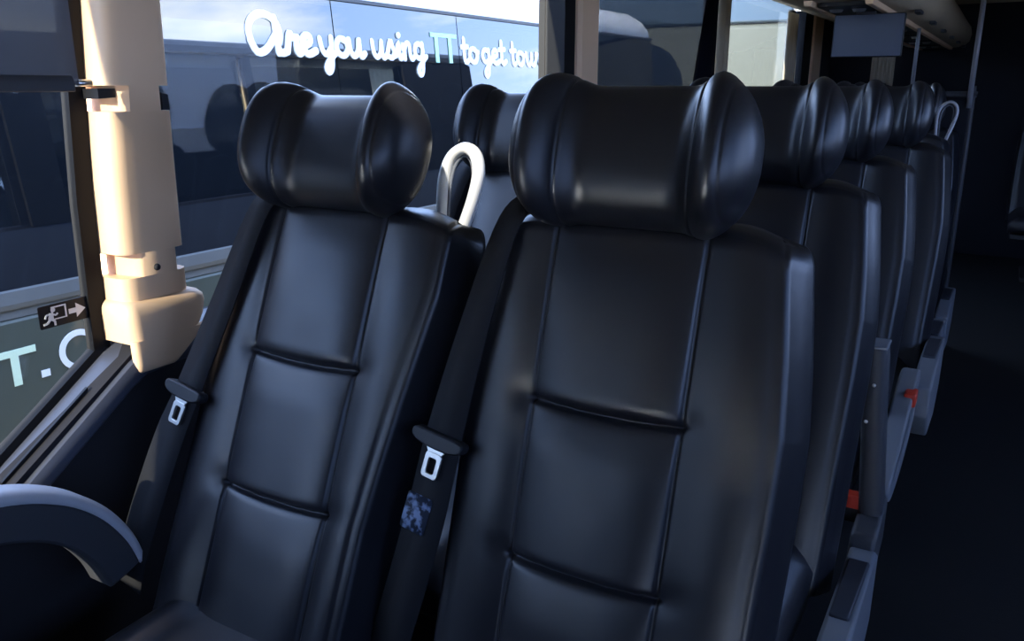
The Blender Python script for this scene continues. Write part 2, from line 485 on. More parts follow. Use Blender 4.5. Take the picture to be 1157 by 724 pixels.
def raised_arm(seat):
    L = lambda x, y, z: (x - AX, y - 1.74, z + FZ)
    bm = bmesh.new(); rings = []
    for k, (z, x) in enumerate([(-.505, -.171), (-.53, -.170), (-.60, -.166), (-.70, -.158), (-.80, -.150), (-.86, -.146), (-.885, -.144)]):
        w = .0245 if k else .021; d = .036
        yy = 1.80 - (z + .5) * .02
        prof = []
        for j in range(14):
            a = 2 * math.pi * j / 14; c, s_ = math.cos(a), math.sin(a)
            prof.append(L(x + w * math.copysign(abs(c) ** .55, c), yy + d * math.copysign(abs(s_) ** .7, s_), z))
        rings.append(prof)
    loft(bm, rings)
    a = finish('armrest', bm, 'dark_grey', seat, angle=45); a['label'] = 'charcoal armrest folded upright'
    bm = bmesh.new(); box(bm, *sorted((L(-.193, 0, 0)[0], L(-.149, 0, 0)[0])), 1.765 - 1.74, 1.835 - 1.74, -.506 + FZ, -.499 + FZ)
    finish('lit_top_face', bm, 'console_grey', a, bevel=(.003, 2))  # lighter grey slab paints the lit top of the upright armrest
    bm = bmesh.new()
    prism(bm, [(1.70, -.88), (1.86, -.86), (1.86, -.96), (1.74, -.99), (1.66, -.96)], lambda p, q, t: L(t, p, q), -.170, -.118)
    finish('armrest_hinge', bm, 'dark_grey', a, bevel=(.010, 3))
    for z in (-.58, -.66):
        bm = bmesh.new(); bmesh.ops.create_uvsphere(bm, u_segments=10, v_segments=6, radius=.004)
        finish('screw_head', bm, 'metal', a, loc=L(-.167 - (z + .6) * -.08, 1.763, z))
def lowered_arm(seat, y0, dx=0.):
    # a grey loop seen from its front: outer rim with a dark slot
    dy = y0
    L = lambda p, q, t: (t + dx - AX, p - 2.40 , q + FZ)
    pts = [(2.54, -.78), (2.56, -.82), (2.52, -.90), (2.30, -.955), (2.05, -.955), (1.95, -.93), (1.93, -.89), (1.97, -.865), (2.12, -.85), (2.30, -.80), (2.46, -.768)]
    P = [(p.x, p.y) for p in smooth_path([(a, b, 0) for a, b in pts + [pts[0]]], 4)[:-1]]
    cx, cy = 2.27, -.872
    I = [(cx + (a - cx) * .76, cy + (b - cy) * .52 - .004) for a, b in P]
    bm = bmesh.new(); ring_plate(bm, L, P, I, -.172, -.124)
    a = finish('armrest', bm, 'console_grey', seat, bevel=(.008, 3)); a['label'] = 'grey lowered loop armrest'
    bm = bmesh.new(); prism(bm, I, L, -.160, -.140)
    finish('armrest_web', bm, 'insert', a)
    bm = bmesh.new(); box(bm, -.146 - AX + dx, -.116 - AX + dx, 2.32 - 2.4, 2.38 - 2.4, -.822 + FZ, -.785 + FZ)
    r = finish('release_button', bm, 'red', a, bevel=(.004, 2)); r['label'] = 'small red button'

raised_arm(rows[0]); console(rows[0]); buckle(rows[0], -.180 - AX, 1.80 - 1.74, -.875 + FZ)
lowered_arm(rows[1], 0)
console(rows[2], -.02, -.02, .11); buckle(rows[2], -.235 - AX, .02, -.76 + FZ)
console(rows[3]); console(rows[4])

# ------------------------------------------------------------------ own coach: shell
YF, YB = -2.6, 7.62
GX = -1.42
def sill(bm_pts=None): return [(YF, -.80), (.42, -.80), (.93, -.462), (YB, -.44)]
# left wall below the windows
lower = [(YF, -FZ - .95)] + sill() + [(YB, -FZ - .95)]
bm = bmesh.new(); prism(bm, lower, YZ, -1.46, -1.345)
struct(finish('wall_left', bm, 'lining', smooth=False))
# exterior skin below windows
bm = bmesh.new(); prism(bm, [(YF, -FZ - 1.0), (YF, -.82), (.42, -.82), (.93, -.48), (YB, -.46), (YB, -FZ - 1.0)], YZ, -1.475, -1.461)
struct(finish('wall_outside', bm, 'skin', smooth=False))
# ledge on top of it: follows the sill, tilts a little inward
def ledge_pts():
    return [(YF, -.80), (.40, -.80), (.44, -.792), (.60, -.690), (.90, -.484), (.935, -.466), (1.0, -.46), (2.0, -.457), (YB, -.44)]
bm = bmesh.new(); rings = []
for y, z in ledge_pts():
    rings.append([(-1.425, y, z - .02), (-1.425, y, z + .006), (-1.40, y, z + .008), (-1.352, y, z - .002), (-1.336, y, z - .010), (-1.330, y, z - .024), (-1.331, y, z - .045), (-1.340, y, z - .055)])
loft(bm, rings)
ledge = struct(finish('trim_1', bm, 'ledge', angle=40))
for a, b in ((.50, .62), (.66, .83)):
    bm = bmesh.new()
    za, zb = -.762 + (a - .49) * .672 + .014, -.762 + (b - .49) * .672 + .014
    bm2 = [(a, za - .006), (b, zb - .006), (b, zb + .0005), (a, za + .0005)]
    prism(bm, bm2, YZ, -1.372, -1.366)
    finish('vent_slot', bm, 'sign_black', ledge, smooth=False)
# roof with rounded shoulder, ceiling
RX = 1.62
out = [(-1.465, .60), (-1.44, .625), (-1.40, .645), (-1.30, .66), (0, .70), (1.5, .66), (1.62, .62), (1.64, .56), (1.60, .56), (1.2, .615), (-1.2, .60), (-1.44, .572)]
bm = bmesh.new(); prism(bm, out, XZ, YF, YB)
struct(finish('ceiling', bm, 'ceiling', smooth=False))
bm = bmesh.new(); prism(bm, [(-1.478, .56), (-1.478, .60), (-1.45, .632), (-1.405, .653), (-1.30, .668), (0, .708), (1.5, .668), (1.64, .62), (1.62, .62), (1.5, .661), (0, .701), (-1.30, .661), (-1.40, .646), (-1.44, .626), (-1.466, .60), (-1.466, .56)], XZ, YF, YB)
struct(finish('roof_outside', bm, 'roofskin', smooth=False))
# band above the windows
bm = bmesh.new(); box(bm, -1.466, -1.40, YF, YB, .555, .60); struct(finish('trim_2', bm, 'ceiling', smooth=False))
# floor
bm = bmesh.new(); box(bm, -1.46, RX, -.80, YB, -FZ - .06, -FZ); box(bm, -1.46, RX, YF, -.80, -2.25, -2.19); box(bm, -1.46, RX, -.84, -.80, -2.25, -FZ)
struct(finish('floor', bm, 'floor', smooth=False))
# rear wall with a curtained light strip, right wall with windows, front wall with windscreen
def wall_with_holes(name, mat, fn, a0, a1, z0, z1, holes, t0, t1):
    bm = bmesh.new(); hs = sorted(holes); x = a0
    for (h0, h1, q0, q1) in hs:
        prism(bm, [(x, z0), (h0, z0), (h0, z1), (x, z1)], fn, t0, t1)
        prism(bm, [(h0, z0), (h1, z0), (h1, q0), (h0, q0)], fn, t0, t1)
        prism(bm, [(h0, q1), (h1, q1), (h1, z1), (h0, z1)], fn, t0, t1)
        x = h1
    prism(bm, [(x, z0), (a1, z0), (a1, z1), (x, z1)], fn, t0, t1)
    return struct(finish(name, bm, mat, smooth=False))
wall_with_holes('wall_back', 'dark_wall', XZ, -1.46, RX, -FZ, .64, [(-1.03, -.865, .03, .30)], YB - .05, YB)
bm = bmesh.new(); box(bm, -1.04, -.855, YB - .03, YB - .022, .02, .31); struct(finish('window_5', bm, 'pane', smooth=False))
bm = bmesh.new(); rings = []
for k in range(33):
    x = -1.035 + .175 * k / 32; w = .010 * math.sin(k * 1.15)
    rings.append([(x, YB - .075 + w, .0), (x, YB - .071 + w, .0), (x, YB - .071 + w, .31), (x, YB - .075 + w, .31)])
loft(bm, rings)
tag(finish('curtain', bm, 'curtain'), 'small cream curtain over the bright slot in the dark rear wall', 'curtain')
wall_with_holes('wall_right', 'lining', YZ, YF, YB, -2.25, .60, [(-2.3, -.9, -.40, .40), (-.75, .9, -.40, .40), (1.05, 2.65, -.40, .40), (2.9, 4.4, -.40, .40)], RX - .06, RX)
for i, (a, b) in enumerate(((-2.3, -.9), (-.75, .9), (1.05, 2.65), (2.9, 4.4))):
    bm = bmesh.new(); box(bm, RX - .035, RX - .03, a - .01, b + .01, -.41, .41); struct(finish('window_%d' % (6 + i), bm, 'pane_dark', smooth=False))
wall_with_holes('wall_front', 'lining', XZ, -1.46, RX, -2.25, .64, [(-1.30, 1.45, -1.95, -.62)], YF - .05, YF)
bm = bmesh.new(); box(bm, -1.27, 1.42, YF - .03, YF - .024, -1.97, -.60); struct(finish('window_10', bm, 'pane_front', smooth=False))

bm = bmesh.new(); box(bm, -1.34, -.14, -.06, -.02, -FZ, -.55); struct(finish('added_light_barrier', bm, 'cabin', smooth=False))  # added unseen barrier, keeps low front light off the lower backrests
for i, (a, b) in enumerate(((.95, 1.07), (2.72, 2.96), (4.53, 4.62), (6.47, YB))):
    bm = bmesh.new(); box(bm, -1.478, -1.453, a, b, -.47, .53); struct(finish('trim_%d' % (5 + i), bm, 'rubber', smooth=False))
# windows of the left side: panes in rubber, pillars between
def pane(n, poly):
    bm = bmesh.new(); prism(bm, poly, YZ, GX - .004, GX); return struct(finish('window_%d' % n, bm, 'pane', smooth=False))
pane(1, [(YF + .05, -.80), (.42, -.80), (.90, -.475), (.90, .56), (YF + .05, .56)])
pane(2, [(1.05, -.46), (2.70, -.455), (2.70, .56), (1.05, .56)])
pane(3, [(2.95, -.455), (4.54, -.45), (4.54, .56), (2.95, .56)])
pane(4, [(4.62, -.45), (6.46, -.445), (6.46, .56), (4.62, .56)])
def rubber(y0, y1, x0=-1.425, x1=-1.395, z0=-.45, z1=.5):
    bm = bmesh.new(); box(bm, x0, x1, y0, y1, z0, z1); return finish('window_seal', bm, 'rubber', smooth=False)
def pill_y0(z): return interp([(-.42, .914), (-.15, .922), (.15, .944), (.52, .970)], z)
# seal along the sloping sill of the first window and its upright by the pillar
bm = bmesh.new()
rings = []
for y, z in [(YF + .05, -.792), (.40, -.792), (.44, -.784), (.60, -.682), (.90, -.476)]:
    rings.append([(-1.43, y, z - .005), (-1.43, y, z + .020), (-1.413, y, z + .016), (-1.410, y, z - .005)])
loft(bm, rings)
loft(bm, [[(x, pill_y0(z) + dy, z) for x, dy in ((-1.432, -.034), (-1.410, -.034), (-1.410, -.001), (-1.432, -.001))] for z in (-.47, -.2, .1, .5)])
struct(finish('trim_3', bm, 'rubber', smooth=False))

# main pillar cover
pc = empty('pillar_cover', (-1.38, .97, -.46), 'tall sunlit beige pillar cover between the two nearest windows, flared at its foot', 'pillar')
PL = lambda x, y, z: (x + 1.38, y - .97, z + .46)
def pill_poly(z, cut=None):
    y0 = pill_y0(z); y1 = 1.062 + .012 * sstep(-.4, .35, z)
    if cut is None:
        return [(-1.45, y0), (-1.418, y0), (-1.368, y0 + .001), (-1.357, y0 + .005), (-1.349, y0 + .013), (-1.345, y0 + .026), (-1.345, y1 - .028), (-1.350, y1 - .014), (-1.362, y1 - .004), (-1.45, y1)]
    l, r = cut
    return [(-1.45, y0 + .022 * l), (-1.418, y0 + .022 * l), (-1.385, y0 + .024 * l), (-1.362, y0 + .028 * l), (-1.350, y0 + .034 * l), (-1.345, y0 + .038 * l), (-1.345, y1 - .028 - .008 * r), (-1.350, y1 - .020 - .012 * r), (-1.362, y1 - .010 - .022 * r), (-1.45, y1 - .022 * r)]
bm = bmesh.new()
def seg(z0, z1, cut=None, n=1):
    rs = [[PL(x, y, z0 + (z1 - z0) * k / n) for x, y in pill_poly(z0 + (z1 - z0) * k / n, cut)] for k in range(n + 1)]
    loft(bm, rs)
seg(.002, .52, None, 6); seg(-.042, .002, (1, 1)); seg(-.294, -.042, None, 4); seg(-.338, -.294, (1.1, .8)); seg(-.42, -.338)
body = finish('pillar_body', bm, 'beige', pc, angle=50)
# slot and pin of the upper hook notch, screw
bm = bmesh.new(); prism(bm, [(.925, -.020), (.958, -.018), (.958, -.003), (.925, -.003)], lambda p, q, t: PL(t, p, q), -1.412, -1.366)
finish('hook_slot', bm, 'sign_black', body, smooth=False)
bm = bmesh.new(); prism(bm, [(1.046, -.040), (1.060, -.040), (1.060, -.014), (1.046, -.010)], lambda p, q, t: PL(t, p, q), -1.40, -1.3575)
finish('hook_slot', bm, 'sign_black', body, smooth=False)
bm = bmesh.new(); bmesh.ops.create_cone(bm, segments=14, radius1=.007, radius2=.006, depth=.004, cap_ends=True)
sc = finish('screw_head', bm, 'dark_grey', body, loc=PL(-1.344, .985, -.325)); sc.rotation_euler = (0, R(90), 0)
bm = bmesh.new()
# flared foot: rings from the pillar down over the ledge and the wall
def foot(z, x1, ya, yb, r, bulge=0):
    pts = [(-1.44, ya)]
    for k in range(7):
        a = R(90 * k / 6); pts.append((x1 - r + r * math.sin(a), ya + r - r * math.cos(a)))
    for k in range(7):
        a = R(90 * k / 6); pts.append((x1 - r * 1.6 + r * 1.6 * math.cos(a), yb - r * 1.6 + r * 1.6 * math.sin(a)))
    pts.append((-1.44, yb)); return [PL(x, y, z) for x, y in pts]
rs = [foot(-.380, -1.347, .915, 1.062, .016), foot(-.386, -1.337, .909, 1.078, .018), foot(-.394, -1.330, .905, 1.086, .020), foot(-.406, -1.327, .904, 1.088, .022),
      foot(-.43, -1.325, .904, 1.080, .022), foot(-.456, -1.324, .905, 1.064, .022)]
loft(bm, rs)
def foot2(z, x1, ya, yb, r):
    pts = [(-1.339, ya)]
    for k in range(5):
        a = R(90 * k / 4); pts.append((x1 - r + r * math.sin(a), ya + r - r * math.cos(a)))
    for k in range(5):
        a = R(90 * k / 4); pts.append((x1 - r + r * math.cos(a), yb - r * 1.6 + r * 1.6 * math.sin(a)))
    pts.append((-1.339, yb)); return [PL(x, y, z) for x, y in pts]
loft(bm, [foot2(-.45, -1.324, .906, 1.068, .010), foot2(-.47, -1.323, .906, 1.048, .010), foot2(-.493, -1.323, .907, 1.018, .010), foot2(-.507, -1.325, .909, 1.000, .009), foot2(-.512, -1.330, .912, .994, .006)])
finish('pillar_foot', bm, 'beige', pc, angle=50)

def far_pillar(y0, y1, label, seal=None, mat='beige', x1=-1.345):
    p = empty('pillar_cover', (-1.39, (y0 + y1) / 2, -.45), label, 'pillar')
    yc = (y0 + y1) / 2
    bm = bmesh.new(); prism(bm, [(-1.44 + 1.39, y0 - yc), (-1.40 + 1.39, y0 - yc), (x1 + 1.39 - .012, y0 - yc + .018), (x1 + 1.39, y0 - yc + .035), (x1 + 1.39, y1 - yc - .03), (x1 + 1.39 - .02, y1 - yc), (-1.44 + 1.39, y1 - yc)], XY, -.0, .97)
    finish('pillar_body', bm, mat, p, angle=30)
    if seal:
        bm = bmesh.new(); box(bm, -.04, .035, seal[0] - yc, seal[1] - yc, 0, .97); finish('window_seal', bm, 'rubber', p, smooth=False)
    return p
far_pillar(2.765, 2.965, 'beige window pillar rising behind the front aisle headrest, edged with black rubber', (2.68, 2.76))
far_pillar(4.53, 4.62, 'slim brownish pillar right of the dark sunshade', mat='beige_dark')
far_pillar(6.75, 7.12, 'cream pillar at the far end of the side windows', (6.47, 6.74))
bm = bmesh.new(); box(bm, -1.46, -1.36, 7.12, YB - .05, -.45, .60); struct(finish('wall_corner', bm, 'cabin', smooth=False))
# cream curtain tied at the far end of the fourth window
bm = bmesh.new(); rings = []
for k in range(25):
    y = 6.08 + .34 * k / 24; w = .008 * math.sin(k * 1.3)
    rings.append([(-1.395 + w, y, -.43), (-1.391 + w, y, -.43), (-1.391 + w, y, .49), (-1.395 + w, y, .49)])
loft(bm, rings); tag(finish('curtain', bm, 'curtain'), 'pale curtain gathered at the far edge of the bright window', 'curtain')

# sunshades
def blind(y0, y1, z0, z1, mat, label, bar=True, fold=None, bx=-1.405):
    b = empty('sunshade', (bx, (y0 + y1) / 2, z0), label, 'blind'); yc = (y0 + y1) / 2
    bm = bmesh.new(); box(bm, -.0015, .0, y0 - yc, y1 - yc, 0, z1 - z0); finish('shade_mesh', bm, mat, b, smooth=False)
    bm = bmesh.new(); box(bm, -.012, .012, y0 - yc, y1 - yc, z1 - z0 - .02, z1 - z0 + .012); finish('roller', bm, 'dark_grey', b, bevel=(.005, 2))
    if bar:
        bm = bmesh.new(); prism(bm, [(-.008, -.012), (.008, -.012), (.009, .004), (.004, .014), (-.004, .014), (-.009, .004)], XZ, y0 - yc, y1 - yc - .012)
        r = finish('bottom_bar', bm, 'dark_grey', b, bevel=(.002, 2))
        bm = bmesh.new(); bmesh.ops.create_cone(bm, segments=12, radius1=.006, radius2=.006, depth=.030, cap_ends=True)
        p = finish('hook_pin', bm, 'metal', r, loc=(-.006, y1 - yc + .010, .002)); p.rotation_euler = (R(90), 0, 0)
    if fold:
        bm = bmesh.new(); rings = []
        for k in range(17):
            z = (z1 - z0) * k / 16; a = fold[0] - yc + (fold[1] - fold[0]) * (k / 16)
            rings.append([(.003, a, z), (.010, a + .03, z), (.006, a + .10, z), (.012, y1 - yc, z), (.010, y1 - yc, z), (.003, a + .10, z), (.007, a + .03, z)])
        loft(bm, rings); finish('shade_fold', bm, 'blind_fold', b)
    return b
blind(YF + .1, .882, .004, .48, 'blind', 'grey mesh sunshade pulled halfway down the nearest window', bx=-1.350)
blind(3.07, 4.52, -.40, .48, 'blind_dark', 'dark navy sunshade drawn over the window between two pillars', bar=False, fold=(4.05, 4.36))

# emergency exit sign on the glass
es = empty('exit_sign', (-1.416, .838, -.389), 'small black sticker with a running figure, door and arrow low on the nearest window', 'sign')
def es_fn(p, q, t): return (t, p, q + p * .02)
bm = bmesh.new(); prism(bm, round_rect(.094, .041, .003), es_fn, -.001, .0)
finish('sign_plate', bm, 'sign_black', es, smooth=False)
bm = bmesh.new(); prism(bm, [(.008, -.0045), (.022, -.0045), (.022, -.013), (.040, 0), (.022, .013), (.022, .0045), (.008, .0045)], es_fn, .0, .0008)
finish('arrow', bm, 'sign_white', es, smooth=False)
bm = bmesh.new()
ring_plate(bm, es_fn, [(-.024, -.008), (.004, -.008), (.004, .016), (-.024, .016)], [(-.021, -.006), (.001, -.006), (.001, .0135), (-.021, .0135)], .0, .0008)
finish('door_outline', bm, 'sign_white', es, smooth=False)
bm = bmesh.new()
def stroke(bm, a, b, w, t0=.0008, t1=.0016, fn=es_fn):
    a, b = Vector(a), Vector(b); d = (b - a).normalized(); n = Vector((-d.y, d.x)) * w / 2
    prism(bm, [tuple(a + n), tuple(a - n), tuple(b - n), tuple(b + n)], fn, t0, t1)
for a, b, w in (((-.024, .005), (-.028, -.006), .008), ((-.027, -.005), (-.020, -.010), .004), ((-.020, -.010), (-.020, -.018), .0035), ((-.028, -.006), (-.034, -.012), .004), ((-.034, -.012), (-.041, -.013), .0035),
                ((-.024, .004), (-.017, .000), .003), ((-.017, 0), (-.013, .003), .003), ((-.025, .004), (-.034, .003), .003), ((-.034, .003), (-.037, -.003), .003)):
    stroke(bm, a, b, w, t0=.0006, t1=.0014 + .0001 * w * 1000)
prism(bm, [(-.021 + .0042 * math.cos(R(30 * k)), .0105 + .0042 * math.sin(R(30 * k))) for k in range(12)], es_fn, .0008, .0016)
finish('running_figure', bm, 'sign_white', es, smooth=False)

# luggage rack with service panels, monitor, partition
rk = empty('luggage_rack', (-.75, 5.2, .29), 'long beige overhead luggage rack with dark service panels above the far seats', 'rack')
RL = lambda x, y, z: (x + .75, y - 5.2, z - .29)
bm = bmesh.new()
prof = [(-1.34, .50), (-1.10, .44), (-.86, .335), (-.78, .300), (-.72, .292), (-.44, .292), (-.385, .305), (-.355, .335), (-.345, .385), (-.355, .44), (-.40, .50), (-.46, .59), (-1.34, .59)]
rs = []
for y, k in ((2.98, .62), (3.02, .80), (3.12, .93), (3.3, 1.0), (5.0, 1.0), (7.56, 1.0)):
    rs.append([RL(-.80 + (x + .80) * k, y, .59 - (.59 - z) * k) for x, z in prof])
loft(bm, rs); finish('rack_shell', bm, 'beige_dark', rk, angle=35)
for a, n in ((-.68, 'outer'), (-.475, 'inner')):
    bm = bmesh.new(); prism(bm, [(a - .016, .294), (a - .012, .274), (a + .012, .274), (a + .016, .294)], lambda p, q, t: RL(p, t, q), 3.25, 7.5)
    finish('rail', bm, 'beige', rk, bevel=(.003, 2))
for k in range(6):
    y = 3.34 + k * .69
    bm = bmesh.new(); prism(bm, round_rect(.17, .56, .02), lambda p, q, t: RL(p - .5775, q + y + .26, t), .276, .2935)
    sp = finish('service_panel', bm, 'vent', rk, bevel=(.003, 2))
    for dx in (-.04, .04):
        bm = bmesh.new(); bmesh.ops.create_cone(bm, segments=16, radius1=.020, radius2=.026, depth=.010, cap_ends=True)
        finish('reading_lamp', bm, 'metal', sp, loc=RL(-.5775 + dx, y + .12, .272), angle=30)
    bm = bmesh.new(); box(bm, -.395, -.370, y + .56, y + .66, .285, .30)
    for v in bm.verts: v.co = RL(*v.co)
    finish('rack_clip', bm, 'dark_grey', rk, bevel=(.003, 2))
    
mo = empty('hanging_monitor', (-.515, 3.58, .272), 'flat grey ceiling monitor hanging from the front of the luggage rack', 'monitor')
bm = bmesh.new(); prism(bm, round_rect(.252, .158, .006), lambda p, q, t: (p, t + q * .06, q - .084), -.012, .014)
mb = finish('monitor_casing', bm, 'black_plastic', mo, bevel=(.003, 2))
bm = bmesh.new(); prism(bm, round_rect(.244, .150, .004), lambda p, q, t: (p, t + q * .06, q - .084), -.0135, -.0118)
finish('screen', bm, 'screen', mo, smooth=False)
bm = bmesh.new(); box(bm, -.05, .022, -.012, .018, -.008, .0035); finish('bracket', bm, 'dark_grey', mo, bevel=(.004, 2))

pt = empty('partition', (-.75, 4.72, -FZ), 'low dark partition across the seats with two thin grey poles', 'partition')
bm = bmesh.new(); prism(bm, [(p, q + .62) for p, q in round_rect(1.14, 1.24, .04)], XZ, -.015, .015); finish('panel', bm, 'dark_wall', pt, bevel=(.006, 2))
bm = bmesh.new(); tube(bm, smooth_path([(-.57, 0, 1.20), (-.56, 0, 1.255), (-.50, 0, 1.265), (.50, 0, 1.265), (.56, 0, 1.255), (.575, 0, 1.20), (.575, 0, .10)], 5), .014, 10, (0, 1, 0)); finish('rail', bm, 'dark_grey', pt)
for x, top in ((.565, .545 + FZ), (.305, .275 + FZ)):
    bm = bmesh.new(); tube(bm, [(x, -.02, 1.20), (x, -.02, 1.5), (x, -.02, top)], .012 if x > .5 else .009, 12, (0, 1, 0)); finish('grab_pole', bm, 'pole', pt)
rs_ = dup(aisle, (.30, 7.25, -FZ), 'dark rear seat at the end of the aisle, cut by the frame edge', skip=('seat_belt',))

# ------------------------------------------------------------------ the coach parked alongside
TL = math.radians(5.3); TT = math.tan(TL)
def gx(z): return -3.2 - (z - .17) * TT
Y0C, Y1C = -6.0, 8.3
co = empty('coach', (-4.3, 1.0, -2.42), 'dark glazed coach parked alongside, white script on its windows', 'coach')
CL = lambda x, y, z: (x + 4.3, y - 1.0, z + 2.42)
zb, ztp = -.725, .452
prof = [(gx(zb) - .03, zb), (gx(ztp) - .03, ztp), (gx(ztp) - .025, ztp + .03), (-3.27, .54), (-3.34, .62), (-3.48, .70), (-3.75, .745), (-5.0, .745), (-5.35, .70), (-5.48, .60), (-5.55, ztp), (-5.55, zb)]
bm = bmesh.new(); prism(bm, prof, lambda p, q, t: CL(p, t, q), Y0C, Y1C); finish('roof_shell', bm, 'c_white', co, angle=40)
bm = bmesh.new(); prism(bm, [(-3.115, zb - .07), (-3.115, zb - .10), (-3.10, zb - .12), (-3.10, -1.9), (-3.14, -2.06), (-5.46, -2.06), (-5.5, -1.9), (-5.5, zb - .07)], lambda p, q, t: CL(p, t, q), Y0C, Y1C); finish('lower_body', bm, 'c_body', co, angle=30)
bm = bmesh.new(); prism(bm, [(-3.135, zb + .004), (-3.098, zb - .004), (-3.092, zb - .050), (-3.097, zb - .068), (-3.108, zb - .074), (-3.104, zb - .105), (-3.135, zb - .105), (-5.5, zb - .10), (-5.5, zb)], lambda p, q, t: CL(p, t, q), Y0C, Y1C); finish('trim_strip', bm, 'c_strip', co, smooth=False)
bm = bmesh.new(); prism(bm, [(gx(ztp) - .005, ztp - .012), (gx(ztp) + .012, ztp - .006), (gx(ztp) + .010, ztp + .012), (gx(ztp) - .02, ztp + .018)], lambda p, q, t: CL(p, t, q), Y0C, Y1C); finish('roof_gutter', bm, 'dark_grey', co, smooth=False)
joints = [Y0C, -4.8, -3.62, -2.44, -1.26, -.08, 1.10, 2.38, 3.60, 4.80, 6.0, 7.2, Y1C]
for a, b in zip(joints, joints[1:]):
    bm = bmesh.new()
    prism(bm, [(a + .004, zb), (b - .004, zb), (b - .004, ztp - .008), (a + .004, ztp - .008)], lambda p, q, t: CL(gx(q) + t, p, q), -.02, 0)
    finish('side_window', bm, 'c_glass', co, smooth=False)
# script lettering as brush strokes: each letter is a set of polylines on an (advance, height) grid, x-height 1
def arc(cx, cy, rx, ry, a0, a1, n=9): return [(cx + rx * math.cos(R(a0 + (a1 - a0) * k / n)), cy + ry * math.sin(R(a0 + (a1 - a0) * k / n))) for k in range(n + 1)]
GL = {
 'A': (1.75, [arc(.75, 1.0, .72, .95, 200, -40, 14), [(1.30, .4), (1.45, 0), (1.75, .1)], [(1.28, 1.8), (1.32, .0)], [(.05, .6), (.3, 0), (.75, .15), (1.25, .9)]]),
 'r': (.70, [[(0, .1), (.15, .9), (.22, 1.05), (.3, .85), (.55, .85)], [(.5, .85), (.48, .2), (.6, 0), (.75, .15)]]),
 'e': (.75, [[(0, .35), (.45, .6), (.5, .9), (.3, 1.0), (.1, .7), (.12, .25), (.35, 0), (.75, .2)]]),
 'y': (.85, [[(0, .9), (.08, .3), (.3, .05), (.55, .4)], [(.62, 1.0), (.58, 0), (.5, -.7), (.3, -.95), (.2, -.7), (.4, -.3), (.85, .2)]]),
 'o': (.75, [arc(.34, .5, .32, .48, 90, 450, 14), [(.34, .95), (.75, .75)]]),
 'u': (.90, [[(0, .95), (.05, .3), (.25, .02), (.5, .3), (.6, .95)], [(.6, .95), (.6, .2), (.72, 0), (.9, .2)]]),
 's': (.65, [[(0, .1), (.3, 1.05), (.4, .75), (.52, .35), (.35, .02), (.1, .1)], [(.45, .1), (.65, .2)]]),
 'i': (.45, [[(.05, .3), (.2, .95), (.2, .2), (.3, 0), (.45, .2)], [(.24, 1.38), (.26, 1.42)]]),
 'n': (.90, [[(.0, .6), (.1, .95), (.1, 0)], [(.1, .4), (.35, .95), (.55, .85), (.58, .2), (.7, 0), (.9, .2)]]),
 'g': (.85, [arc(.32, .52, .3, .45, 60, 400, 12), [(.60, .98), (.58, 0), (.5, -.75), (.3, -.98), (.18, -.7), (.45, -.25), (.85, .2)]]),
 't': (.60, [[(.22, 1.65), (.2, .3), (.32, 0), (.6, .2)], [(.0, 1.05), (.48, 1.1)]]),
 'w': (1.15, [[(0, .95), (.08, .2), (.25, .02), (.45, .4), (.48, .9)], [(.46, .6), (.52, .1), (.7, .02), (.9, .5), (.92, .98), (1.15, .85)]]),
 'k': (.80, [[(.08, 1.65), (.1, 0)], [(.1, .45), (.5, .95), (.5, .7), (.15, .48), (.45, .1), (.55, 0), (.8, .2)]]),
}
def ribbon(bm, pts, w, fn, t0, t1):
    """one continuous brush stroke with round ends; each later stretch lies a hair above the earlier one"""
    P = [Vector(p) for p in pts]; n = len(P); rings = []
    for i in range(n):
        d = (P[min(i + 1, n - 1)] - P[max(i - 1, 0)]); d = d.normalized() if d.length > 1e-6 else Vector((1, 0))
        m = Vector((-d.y, d.x)) * w / 2; a, b = P[i] + m, P[i] - m; t = t1 + .00006 * i
        rings.append([fn(a.x, a.y, t0), fn(b.x, b.y, t0), fn(b.x, b.y, t), fn(a.x, a.y, t)])
    loft(bm, rings)
    for p, t in ((P[0], t1 - .0003), (P[-1], t1 + .00006 * n + .0003)):
        prism(bm, [(p.x + w / 2 * math.cos(R(30 * k)), p.y + w / 2 * math.sin(R(30 * k))) for k in range(12)], fn, t0, t)
def word(txt, y0, y1, zbase, xh, w, mat='c_text', off=.004, fn=None):
    adv = sum(GL[c][0] for c in txt); sx = (y1 - y0) * .93 / adv
    fn = fn or (lambda p, q, t: CL(gx(q) + t, p, q))
    bm = bmesh.new(); y = y0; nst = 0
    for c in txt:
        a, st = GL[c]
        for poly in st:
            pts = [(y + px * sx, zbase + py * xh) for px, py in poly]
            if len(pts) > 2: pts = [(v.x, v.y) for v in smooth_path([(a_, b_, 0) for a_, b_ in pts], 3)]
            ribbon(bm, pts, w, fn, off - .003, off + .0011 * (nst % 7)); nst += 1
        y += a * sx
    return finish('lettering', bm, mat, co, smooth=False)
word('Are', 2.99, 3.47, .163, .092, .038)
word('you', 3.48, 3.86, .162, .092, .034)
word('using', 3.91, 4.46, .162, .094, .032)
word('to', 4.83, 5.04, .158, .090, .034)
word('get', 5.08, 5.42, .158, .090, .034)
word('to', 5.47, 5.68, .155, .090, .034)
word('work', 5.70, 6.30, .155, .090, .034)
bm = bmesh.new(); cfn = lambda p, q, t: CL(gx(q) + t, p, q)
for a, b, w, t in (((4.485, .315), (4.775, .315), .026, .0055), ((4.545, .31), (4.545, .148), .036, .005), ((4.695, .31), (4.695, .148), .036, .005)): stroke(bm, a, b, w, .002, t, cfn)
finish('lettering', bm, 'c_text_green', co, smooth=False)
